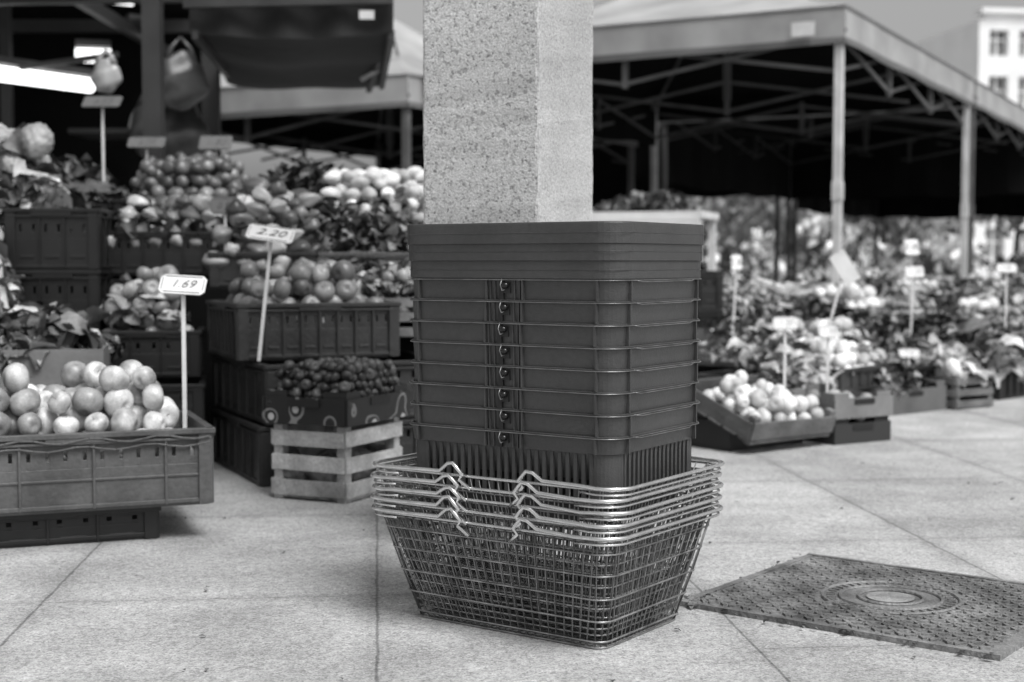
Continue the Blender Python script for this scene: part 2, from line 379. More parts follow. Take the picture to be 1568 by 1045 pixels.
# ---------------------------------------------------------------- pillar
def pillar():
    def pm(name,base,amt,sc_,ns):
        m=bpy.data.materials.new(name); m.use_nodes=True; nt=m.node_tree;N=nt.nodes;L=nt.links;b=N['Principled BSDF']
        tc=N.new('ShaderNodeTexCoord')
        vo=N.new('ShaderNodeTexVoronoi'); vo.inputs['Scale'].default_value=sc_; L.new(tc.outputs['Object'],vo.inputs['Vector'])
        s=N.new('ShaderNodeSeparateColor'); L.new(vo.outputs['Color'],s.inputs[0])
        r1=N.new('ShaderNodeValToRGB'); e=r1.color_ramp.elements
        e[0].position=0; e[0].color=(1-amt,)*3+(1,); e[1].position=1; e[1].color=(1.0,)*3+(1,)
        x=r1.color_ramp.elements.new(.06); x.color=(1-amt*.6,)*3+(1,); x=r1.color_ramp.elements.new(.16); x.color=(.86,)*3+(1,)
        L.new(s.outputs[0],r1.inputs[0])
        def noise(sc2,lo,hi,a,b2,det=8):
            n=N.new('ShaderNodeTexNoise'); n.inputs['Scale'].default_value=sc2; n.inputs['Detail'].default_value=det; L.new(tc.outputs['Object'],n.inputs['Vector'])
            r=N.new('ShaderNodeMapRange'); r.inputs['From Min'].default_value=lo; r.inputs['From Max'].default_value=hi; r.inputs['To Min'].default_value=a; r.inputs['To Max'].default_value=b2; L.new(n.outputs['Fac'],r.inputs['Value']); return r.outputs[0]
        q=N.new('ShaderNodeSeparateColor'); L.new(r1.outputs[0],q.inputs[0])
        def mu(a,b_):
            k=N.new('ShaderNodeMath'); k.operation='MULTIPLY'
            for i,z in enumerate((a,b_)):
                if isinstance(z,float): k.inputs[i].default_value=z
                else: L.new(z,k.inputs[i])
            return k.outputs[0]
        c=mu(mu(mu(mu(q.outputs[0],noise(4,.3,.7,.80,1.14)),noise(ns,.34,.42,1-amt*.6,1.,3)),noise(220,.3,.7,.75,1.25,3)),base)
        cb=N.new('ShaderNodeCombineColor'); [L.new(c,cb.inputs[i]) for i in range(3)]
        L.new(cb.outputs[0],b.inputs['Base Color']); b.inputs['Roughness'].default_value=.85; b.inputs['Specular IOR Level'].default_value=.3
        bp=N.new('ShaderNodeBump'); bp.inputs['Strength'].default_value=.6; bp.inputs['Distance'].default_value=.005; L.new(c,bp.inputs['Height']); L.new(bp.outputs[0],b.inputs['Normal'])
        return m
    m1=pm('exposed_aggregate',.57,.62,240.,78); m2=pm('smooth_concrete',.50,.35,260.,105)
    s=.29; th=math.radians(27); near=Vector((.058,3.06)); ux=Vector((math.cos(th),-math.sin(th)))
    uy=Vector((math.sin(th),math.cos(th)))
    c=near-ux*s/2+uy*s/2
    b=MB(); P=rrect(s/2,s/2,.009,0,3); n=len(P); Hh=4.2
    zs=[i*.035 for i in range(60)]+[2.4,Hh]; V=[]
    for z in zs: V+= [(p[0]+rnd(.0014),p[1]+rnd(.0014),z) for p in P]
    for k in range(len(zs)-1):
        for i in range(n):
            j=(i+1)%n
            nx=(P[i][0]+P[j][0])/2
            b.add([V[k*n+i],V[k*n+j],V[(k+1)*n+j],V[(k+1)*n+i]],[(0,1,2,3)],1 if nx>s/2-.004 or (P[i][1]+P[j][1])/2>s/2-.004 else 0)
    o=b.obj('concrete_pillar',[m1,m2]); o.location=(c.x,c.y,0); o.rotation_euler=(0,0,-th)
pillar()

# ---------------------------------------------------------------- wire baskets
def wire_basket(i):
    e=empty('wire_shopping_basket',(.064+rnd(.003),2.564+rnd(.003),i*.0200),-35+rnd(1.1))
    H=.200; A0,B0,A1,B1=.199,.129,.252,.190
    def dims(z):
        t=max(0,z/H); t=t**.9; return A0+(A1-A0)*t,B0+(B1-B0)*t
    b=MB(); w=.0013
    for z in(0.0,.012,.05,.09,.13,.17):
        a,c=dims(z); b.tube(rrect(a+.0015,c+.0015,.022+z*.08,z+.003+rnd(.0015),4),w*1.35,5,True,0)
    a,c=dims(H); b.tube(rrect(a+.002,c+.002,.038,H,5),.0028,6,True,1)
    nx=23; ny=16
    for k in range(nx):
        f=-1+2*k/(nx-1)+rnd(.008)
        P=[]
        for z in(H,H*.5,.008): a,c=dims(z); P.append((f*(a-.03),-c,z))
        P.append((f*(A0-.03),-B0+.01,0)); P.append((f*(A0-.03),B0-.01,0))
        for z in(.008,H*.5,H): a,c=dims(z); P.append((f*(a-.03),c,z))
        b.tube(P,w,4,False,2)
    for k in range(ny):
        f=-1+2*k/(ny-1)+rnd(.01)
        P=[]
        for z in(H,H*.5,.008): a,c=dims(z); P.append((-a,f*(c-.03),z))
        P.append((-A0+.01,f*(B0-.03),.002)); P.append((A0-.01,f*(B0-.03),.002))
        for z in(.008,H*.5,H): a,c=dims(z); P.append((a,f*(c-.03),z))
        b.tube(P,w,4,False,2)
    for sx in(-1,1):
        for sy in(-1,1):
            for tt in(45,18,72):
                P=[]
                for z in(H,H*.5,.004):
                    a,c=dims(z); r=.022+z*.08; t=math.radians(tt)
                    P.append((sx*(a-r+r*math.cos(t)),sy*(c-r+r*math.sin(t)),z))
                b.tube(P,w,4,False,2)
    b.obj('wire_mesh_body',[m_metald,m_metal,m_metalk],e,True)
    h=MB(); a,c=A1+.014,B1+.012; zr=H+.004
    for s in(-1,1):
        P=[]; q=.030 if s>0 else .004
        q+=rnd(.006); tw=rnd(.003)
        def side(sy):
            return [(s*.030+q*s,sy*(B1+.004),zr-.026),(s*(.050+q),sy*(B1+.010),zr-.010),(s*(.042+q),sy*(B1+.012),zr+.000),(s*(.060+q),sy*(B1+.015),zr+.018+tw),(s*(.072+q),sy*(B1+.013),zr+.016+tw),(s*(.090+q),sy*c,zr+.003)]
        P+=side(-1)
        r=.045; P.append((s*(a-r-.03),-c,zr+rnd(.002)))
        for t in range(0,7):
            an=math.radians(-90+15*t); P.append((s*(a-r+r*math.cos(an)),-c+r+r*math.sin(an),zr+tw*.5))
        for t in range(0,7):
            an=math.radians(15*t); P.append((s*(a-r+r*math.cos(an)),c-r+r*math.sin(an),zr+tw*.5))
        P+=side(1)[::-1]
        h.tube(P,.0035,8)
        P2=[(p[0]*.985,p[1]*.985,p[2]-.0105) for p in P[6:-6]]; h.tube(P2,.0022,6)
    h.obj('handles',[m_metal],e,True)
for i in range(5): wire_basket(i)

# ---------------------------------------------------------------- plastic baskets
m_bask=gmat('basket_plastic',.052,.42,7,.2,.14,350,fine=.25)
m_gap_shade=gmat('basket_gap_shade',.014,.5,6,.2)  # near-black colour that paints the shade of the hinge gap
def plastic_basket(k,zr,top=False,bottom=False):
    e=empty('plastic_shopping_basket',(.078+rnd(.0016),2.567+rnd(.0016),0),-33.8+rnd(.4))
    A,B,R=.2195,.165,.042
    b=MB()
    def loft(prof,mi=0,kk=8):
        n=4*(kk+1); V=[]
        for off,z in prof: V+=rrect(A+off,B+off,max(.01,R+off),z,kk)
        F=[]
        for j in range(len(prof)-1):
            for i in range(n): F.append((j*n+i,j*n+(i+1)%n,(j+1)*n+(i+1)%n,(j+1)*n+i))
        b.add(V,F,mi)
    zb=zr-.20
    if top:
        prof=[(-.030,zb),(-.008,zr-.10),(-.003,zr-.097),(-.003,zr-.0945),(.0035,zr-.0940),(.0035,zr-.0655),(.0062,zr-.0640),(.0062,zr-.0370),(.0088,zr-.0355),(.0090,zr-.003),(.0082,zr-.0005),(.0050,zr),(.002,zr-.001),(.0,zr-.005),(-.002,zr-.03),(-.030,zb+.004)]
    elif bottom:
        prof=[(-.034,zb+.05),(-.024,zr-.034),(-.0045,zr-.030),(-.001,zr-.006),(-.001,zr-.0035),(.0024,zr-.003),(.0028,zr-.0008),(.001,zr),(-.002,zr),(-.0045,zr-.012),(-.036,zb+.05)]
    else:
        prof=[(-.036,zb+.03),(-.026,zr-.085),(-.007,zr-.045),(-.0035,zr-.0385),(-.001,zr-.006),(-.001,zr-.0035),(.0024,zr-.003),(.0028,zr-.0008),(.001,zr),(-.002,zr),(-.0045,zr-.012),(-.038,zb+.03)]
    loft(prof)
    P=rrect(A-.034,B-.034,.03,zb+(.052 if not top else .002),4); b.add(P,[tuple(range(len(P)))],0)
    wr=MB()
    if top:
        for zz,o in((-.049,.0063),(-.080,.0036),(-.018,.0090)): b.tube(rrect(A+o,B+o,R,zr+zz,8),.0006,4,True)
    if not top:
        zc=zr-.021; hh=.033
        if bottom: zc=zr-.017; hh=.025
        for sy in(-1,1):
            for x in(-.183,-.037,.037,.183): b.box((x,sy*(B-.0003),zc),(.0032,.0080,hh))
            for x in(-.030,-.020,.020,.030): b.box((x,sy*(B-.0012),zc),(.0016,.0050,hh))
            b.box((-.007,sy*(B-.001),zc),(.009,.0052,hh),None,1)  # hinge gap drawn as dark boxes, its shade put into the colour
            b.box((.004,sy*(B-.001),zc+.004),(.014,.0048,.018),None,1)
        for sx in(-1,1):
            for y in(-.122,.122): b.box((sx*(A-.0003),y,zc),(.0080,.0032,hh))
        wr.tube(rrect(A+.0040,B+.0040,R+.004,zr-.0035,8),.0010,5,True)
        for sx in(-1,1): wr.tube([(sx*(A+.003),-.11,zr-.003),(sx*(A+.007),-.09,zr-.006),(sx*(A+.007),.09,zr-.006),(sx*(A+.003),.11,zr-.003)],.0010,5)
        hb=MB()
        V,F=TPL['applelo']
        for sy in(-1,1):
            hb.add((V*.0068+np.array([.004,sy*(B+.005),zr-.013])).tolist(),F.tolist())
            wr.tube([(.004,sy*(B+.006),zr-.020),(.0,sy*(B+.009),zr-.022),(-.004,sy*(B+.009),zr-.012),(-.003,sy*(B+.005),zr-.002)],.0012,5)
        hb.obj('hinge_pins',[gmat('pin_plastic',.01,.2)],e,True)
    o=b.obj('basket_body',[m_bask,m_gap_shade],e)
    if not top: wr.obj('wire_handle',[m_metalk],e,True)
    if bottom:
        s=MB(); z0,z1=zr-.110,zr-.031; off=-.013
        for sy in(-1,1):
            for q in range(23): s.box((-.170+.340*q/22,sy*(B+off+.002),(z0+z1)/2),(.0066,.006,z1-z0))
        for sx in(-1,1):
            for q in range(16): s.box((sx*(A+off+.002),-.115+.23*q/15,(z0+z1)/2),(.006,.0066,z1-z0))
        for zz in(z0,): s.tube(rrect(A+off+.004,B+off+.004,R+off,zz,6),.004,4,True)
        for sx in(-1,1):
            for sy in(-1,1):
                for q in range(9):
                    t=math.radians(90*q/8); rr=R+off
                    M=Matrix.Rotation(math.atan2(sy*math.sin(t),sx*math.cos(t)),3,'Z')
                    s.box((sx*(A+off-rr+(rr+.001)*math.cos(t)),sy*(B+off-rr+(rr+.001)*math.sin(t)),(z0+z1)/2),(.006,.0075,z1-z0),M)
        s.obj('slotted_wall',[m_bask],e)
        d=MB(); V=[];  # added near-black sheet behind the slots, stands in for the shade inside
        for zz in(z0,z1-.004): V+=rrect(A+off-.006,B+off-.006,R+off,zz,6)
        n=len(V)//2; d.add(V,[(i,(i+1)%n,n+(i+1)%n,n+i) for i in range(n)]); d.obj('slot_shade_sheet',[gmat('slot_shade',.005,.8)],e)
n=7
for k in range(n):
    plastic_basket(k,.584-.0372*(k),bottom=(k==n-1))
plastic_basket(99,.6215)
plastic_basket(9,.7150,top=True)

# ---------------------------------------------------------------- price signs
def price_sign(loc,h,w=.115,ph=.055,txt='1.69',rz=0,lean=(0,0),tilt=-25,mat_p=None,foot=-.12,roll=0):
    e=empty('price_sign',loc,rz); b=MB()
    top=Vector((lean[0],lean[1],h))
    b.bar((0,0,foot),top,.0095,.006,0,(0,1,0)); b.obj('stick',[m_white],e)
    p=MB(); c=.010; V=[]
    O=[(-w/2+c,-ph/2),(w/2-c,-ph/2),(w/2,-ph/2+c),(w/2,ph/2-c),(w/2-c,ph/2),(-w/2+c,ph/2),(-w/2,ph/2-c),(-w/2,-ph/2+c)]
    for y in(0,.003): V+=[(x,y,z) for x,z in O]
    p.add(V,[tuple(range(8)),tuple(range(15,7,-1))]+[(i,(i+1)%8,8+(i+1)%8,8+i) for i in range(8)],0)
    for s in(-1,1): p.box((0,-.0012,s*(ph/2-.0055)),(w*.80,.001,.0013),None,1); p.box((s*(w/2-.006),-.0012,0),(.0013,.001,ph*.60),None,1)
    o=p.obj('plate',[mat_p or m_white,m_ink2],e); o.location=top+Vector((0,-.004,ph*.3)); o.rotation_euler=(math.radians(tilt),roll,rnd(.05))
    cu=bpy.data.curves.new('digits','FONT'); cu.body=txt; cu.size=ph*.58; cu.align_x='CENTER'; cu.align_y='CENTER'; cu.extrude=.0004; cu.shear=.35; cu.offset=-.0006
    cu.materials.append(m_ink2); t=bpy.data.objects.new('digits',cu); sc.collection.objects.link(t); t.parent=o; t.location=(0,-.002,0); t.rotation_euler=(math.pi/2,0,0)
    return e

# ---------------------------------------------------------------- LEFT STALL
e=empty('low_black_crate',(-1.13,3.40,0),21); crate_plastic(e,'crate_body',.50,.4,.078,m_blackpl,slots=4,solid=.3)
e=empty('apple_crate',(-1.060,3.385,.082),21); crate_plastic(e,'crate_body',.62,.42,.180,m_greypl2,slots=6,solid=.55,handle=True)
heap(e,'apples',"apple",.58,.385,.062,.0345,5,m_apple,shrink=.60,stems=m_stem)
price_sign((-.803,3.475,.25),.325,w=.112,ph=.060,txt='1.69',tilt=-42,roll=.06,foot=-.05)
e=empty('cabbage_carton',(-1.44,4.12,0),12); crate_carton(e,'lower_carton',.52,.42,.2,m_card,0,notch=False); crate_carton(e,'carton',.52,.42,.2,m_card,.205,notch=False)
leafheap(e,'leafy_greens',.50,.38,.37,.15,.062,700,m_leafl,mats=[m_leafl,m_leafm,m_leafd,m_leafd])
for k,(z,mt) in enumerate(((0,m_greypl),(.178,m_greypl))):
    e=empty('stacking_crate',(-.578+.01*k,4.449,z),25+k*1.5); crate_plastic(e,'crate_body',.6,.6,.175,mt,slots=5,solid=.6)
e=empty('tomato_crate',(-.655,4.42,.358),23); crate_plastic(e,'crate_body',.50,.44,.168,m_greypl,slots=8,solid=.55)
heap(e,'tomatoes','apple',.46,.40,.08,.034,4,m_tom,shrink=.5,stems=m_stem)
price_sign((-.735,4.12,.36),.345,w=.135,ph=.085,txt='2.20',lean=(.035,.02),tilt=-60,foot=.0,roll=.14)
def print_mat():
    m=bpy.data.materials.new('printed_carton'); m.use_nodes=True; N=m.node_tree.nodes;L=m.node_tree.links
    tc=N.new('ShaderNodeTexCoord'); v=N.new('ShaderNodeTexVoronoi'); v.inputs['Scale'].default_value=15; v.feature='SMOOTH_F1'; L.new(tc.outputs['Object'],v.inputs['Vector'])
    r=N.new('ShaderNodeValToRGB'); r.color_ramp.interpolation='CONSTANT'; e=r.color_ramp.elements; e[0].color=(.45,.45,.45,1); e[1].position=.20; e[1].color=(.02,.02,.02,1)
    q=r.color_ramp.elements.new(.30); q.color=(.2,.2,.2,1); q=r.color_ramp.elements.new(.35); q.color=(.015,.015,.015,1)
    L.new(v.outputs['Distance'],r.inputs[0]); L.new(r.outputs[0],N['Principled BSDF'].inputs['Base Color']); return m
m_print=print_mat()
e=empty('wooden_fruit_crate',(-.487,3.958,0),64); crate_wood(e,'slatted_crate',.29,.24,.205,m_wood)
b=MB()
for _ in range(9): 
    x,y=rnd(.11),rnd(.09); b.tube([(x,y,.02),(x+rnd(.05),y+rnd(.05),.07+rnd(.02)),(x+rnd(.06),y+rnd(.06),.12+rnd(.03))],[.02,.045,.012],6)
b.obj('crumpled_bags',[gmat('paper',.22,.6,30,.6,.5,40)],e,True)
e=empty('printed_fig_tray',(-.487,3.962,.21),64); crate_carton(e,'tray',.33,.27,.090,m_print)
heap(e,'figs','apple',.33,.27,.040,.0165,5,m_fig,shrink=.35)
e=empty('black_crate_stack',(-1.50,4.80,.02),4)
for k in range(4): crate_plastic(e,'crate_%d'%k,.30,.4,.2,m_blackpl,z=.2*k-.0,slots=6,solid=.35)
b=MB()
b.box((-1.5,4.98,.28),(2.5,.46,.56)); b.box((-1.5,5.5,.36),(2.5,.6,.72)); b.box((-1.5,6.1,.42),(2.6,.6,.84))
b.obj('stepped_stall_stand',[m_black],bevel=.004)
e=empty('bagged_tomatoes',(-1.18,4.62,.30),10); crate_plastic(e,'crate_body',.34,.3,.15,m_blackpl,z=-.02,slots=5,solid=.4); heap(e,'tomatoes','apple',.30,.26,.08,.033,5,m_tom,shrink=.35)
leafheap(e,'loose_leaves',.32,.26,.16,.14,.062,50,m_leafl,mats=[m_leafl,m_leafm])
e=empty('dark_crate_pile',(-1.16,4.50,0),12)
for k in range(2): crate_plastic(e,'crate_%d'%k,.36,.34,.135,m_blackpl,z=.136*k,slots=4,solid=.4)
e=empty('sweet_pepper_crate',(-1.19,5.0,.60),3); crate_plastic(e,'crate_body',.46,.36,.15,m_blackpl,slots=7,solid=.2); heap(e,'peppers','pepper',.42,.34,.09,.030,4,m_pep,shrink=.5)
leafheap(e,'pepper_leaves',.42,.34,.16,.12,.05,60,m_leafd)
e=empty('pepper_crate',(-.84,4.98,.56),0); crate_plastic(e,'crate_body',.36,.4,.12,m_greypl,slots=5); heap(e,'peppers','pepper',.36,.40,.05,.030,5,m_pep,slope=.35,shrink=.4)
leafheap(e,'pepper_leaves',.36,.40,.14,.12,.05,90,m_leafd,slope=.35,mats=[m_leafd,m_leafl])
e=empty('herb_crate',(-.50,5.05,.56),0); crate_plastic(e,'crate_body',.34,.4,.12,m_wood2,slots=5); leafheap(e,'herbs',.34,.40,.06,.18,.040,800,m_leafm,slope=.35,mats=[m_leafd,m_leafm,m_leafm])
heap(e,'turnips','applelo',.2,.12,.20,.026,2,m_pale,slope=.1)
e=empty('radish_crate',(-.40,4.70,.40),8); crate_wood(e,'slatted_crate',.42,.28,.14,m_wood2); heap(e,'radishes','applelo',.40,.26,.06,.026,4,m_tom,shrink=.4); leafheap(e,'radish_leaves',.38,.24,.16,.08,.035,240,m_leafl,mats=[m_leafl,m_leafm])
e=empty('mushroom_tray',(-.50,5.55,.70),0); crate_carton(e,'tray',.52,.4,.1,m_card); heap(e,'mushrooms','potato',.50,.38,.08,.030,4,m_pale,slope=.2,shrink=.4); leafheap(e,'loose_leaves',.5,.38,.16,.08,.05,50,m_leafl,slope=.2,mats=[m_leafl,m_leafm])
e=empty('spinach_crate',(-.84,5.55,.74),0); crate_plastic(e,'crate_body',.30,.4,.12,m_blackpl,slots=5); leafheap(e,'spinach',.32,.38,.08,.17,.045,460,m_leafd,slope=.3,mats=[m_leafd,m_leafm])
e=empty('plum_crate',(-1.24,5.52,.76),0); crate_plastic(e,'crate_body',.50,.4,.12,m_blackpl,slots=5); heap(e,'plums','applelo',.46,.38,.06,.030,4,m_apple2,slope=.25,shrink=.4)
e=empty('lettuce_crate',(-1.76,5.05,.66),5); crate_wood(e,'slatted_crate',.46,.4,.16,m_wood2); heap(e,'cabbages','cauli',.44,.38,.08,.062,4,gmat('cabbage_skin',.30,.5,20,.5,.6,40,island=.4),shrink=.4); leafheap(e,'lettuce',.50,.44,.12,.34,.072,460,m_leafl,mats=[m_leafl,m_leafm,m_leafl,m_leafd])
e=empty('lettuce_crate',(-1.86,4.55,.52),5); crate_wood(e,'slatted_crate',.40,.36,.14,m_wood2); leafheap(e,'lettuce',.5,.40,.0,.34,.08,420,m_leafl,mats=[m_leafl,m_leafm])
e=empty('kale_crate',(-1.80,5.75,.80),5); crate_wood(e,'slatted_crate',.42,.4,.16,m_wood2); leafheap(e,'kale',.46,.4,.08,.20,.05,480,m_leafl,mats=[m_leafm,m_leafd,m_leafd])
e=empty('leek_crate',(-.85,6.15,.84),0); crate_plastic(e,'crate_body',1.3,.4,.12,m_blackpl); leafheap(e,'leeks',1.3,.4,.05,.16,.05,900,m_leafm,mats=[m_leafd,m_leafm,m_leafd])
m_sd=gmat('sign_dark',.12,.5)
price_sign((-.97,4.83,.70),.12,w=.10,ph=.06,txt='0.99',tilt=-15,mat_p=m_sd)
m_sg=gmat('sign_grey',.11,.5)
price_sign((-1.60,5.6,.95),.30,w=.15,ph=.075,txt='3.50',tilt=-50,mat_p=m_sg)
price_sign((-1.475,5.78,.95),.16,w=.15,ph=.065,txt='2.00',tilt=-45,mat_p=m_sg)
price_sign((-1.19,5.75,.93),.17,w=.13,ph=.085,txt='1.80',tilt=-45,mat_p=m_sg)

# left roofed stall
e=empty('covered_market_stall'); b=MB()
b.box((-4.2,10.2,1.4),(4.0,.05,2.8)); b.box((-4.6,8.2,2.42),(5.2,4.2,.06)); b.box((-6.4,8,1.3),(.05,4,2.6))
b.obj('dark_walls_and_roof',[m_black],e)
b=MB()
b.box((-1.50,6.0,1.2),(.075,.075,2.4)); b.box((-1.72,8.2,1.2),(.09,.09,2.4)); b.box((-3.1,8.8,1.2),(.06,.06,2.4))
b.bar((-4.5,7.6,2.02),(-1.6,7.4,2.02),.06,.08); b.bar((-4.5,9.2,2.15),(-1.6,9.2,2.15),.06,.08); b.bar((-2.4,6.5,2.1),(-2.4,10,2.1),.05,.07)
b.bar((-3.6,8.8,1.75),(-2.2,8.0,1.80),.03,.03); b.bar((-2.9,9.6,1.5),(-2.2,9.6,1.5),.5,.03)
b.obj('frame',[gmat('dark_steel',.025,.5,5,.3)],e)
def lamp(p0,p1,r,s):
    e=empty('fluorescent_lamp'); b=MB(); b.tube([p0,p1],r,10); b.obj('tube',[emat('tube_glow',s)],e,True)
    p0=Vector(p0)+Vector((0,0,r+.03));p1=Vector(p1)+Vector((0,0,r+.03)); b=MB(); b.bar(p0,p1,.08,.04); b.obj('housing',[m_frame],e)
lamp((-3.35,7.65,1.73),(-2.60,8.85,1.73),.045,3.0)
lamp((-2.78,9.15,1.96),(-2.57,9.2,1.96),.045,2.5)
lamp((-2.46,9.2,2.15),(-2.32,9.3,2.15),.025,2.0)
lamp((-2.55,9.0,2.28),(-2.40,9.1,2.28),.02,2.0)
def bag(loc,s,mat,name='hanging_carrier_bag'):
    V,F=ico(4); V=V.copy(); V[:,2]*=1.15; k=np.where(V[:,2]>.2,1-.35*(V[:,2]-.2),1); V[:,0]*=k; V[:,1]*=k*.5
    V*= (1+.05*np.sin(V[:,0]*5+V[:,2]*2+s*30))[:,None]*(1+.05*np.sin(V[:,2]*7-V[:,0]*3))[:,None]
    b=MB(); b.add((V*s).tolist(),F.tolist())
    for q in(-1,1): b.tube([(q*s*.5,0,s*.8),(q*s*.35,0,s*1.3),(0,0,s*1.7)],[.02,.012,.006],5)
    o=b.obj(name,[mat],None,True); o.location=loc; o.rotation_euler=(0,0,rnd(.5))
bag((-1.98,7.0,1.55),.075,gmat('bag_plastic',.3,.3,9,.5,.3,12)); bag((-1.66,7.2,1.55),.13,gmat('bag_grey',.07,.35,6,.6,.3,12)); bag((-1.70,7.35,1.25),.17,gmat('bag_grey2',.03,.35,6,.6,.3,12)); bag((-1.9,7.6,1.35),.14,gmat('bag_grey2',.03))
# dark awning
e=empty('dark_awning'); b=MB()
nx,ny=24,14; V=[];F=[]
for j in range(ny+1):
    for i in range(nx+1):
        u=i/nx; v=j/ny; x=-1.52+.95*u -.22*v; y=6.82+2.0*v
        z=1.76-.02*v+.010*math.sin(u*9+v*3)+.015*math.sin(v*12)-.03*math.sin(u*math.pi)
        V.append((x,y,z))
for j in range(ny):
    for i in range(nx): a=j*(nx+1)+i; F.append((a,a+1,a+nx+2,a+nx+1))
b.add(V,F); V=[];F=[]
for j in range(9):
    for i in range(nx+1):
        u=i/nx; v=j/8; V.append((-1.53+.97*u,6.80+.018*math.sin(u*23+v*2)+.02*math.sin(v*5),1.73-.03*math.sin(u*math.pi)+.55*v))
for j in range(8):
    for i in range(nx): a=j*(nx+1)+i; F.append((a,a+1,a+nx+2,a+nx+1))
b.add(V,F)
b.obj('awning_cloth',[gmat('awning_cloth',.010,.8,3,.5,.6,12)],e,True)
b=MB()
b.bar((-1.54,6.75,1.86),(-.56,6.75,1.88),.03,.05); b.bar((-1.54,6.75,1.99),(-.56,6.75,2.0),.03,.03)
b.bar((-1.5,6.8,1.72),(-1.72,8.8,1.76),.03,.04); b.bar((-.57,6.8,1.72),(-.80,8.8,1.72),.03,.04); b.bar((-.85,8.5,1.66),(-.66,7.6,1.82),.03,.03)
b.obj('awning_frame',[gmat('dark_frame',.035,.5,5,.4)],e)
b=MB(); b.box((-.68,6.73,1.80),(.07,.004,.04)); b.box((-.80,8.1,1.70),(.12,.01,.02),Matrix.Rotation(-.5,3,'Y')); b.obj('label',[m_white],e)

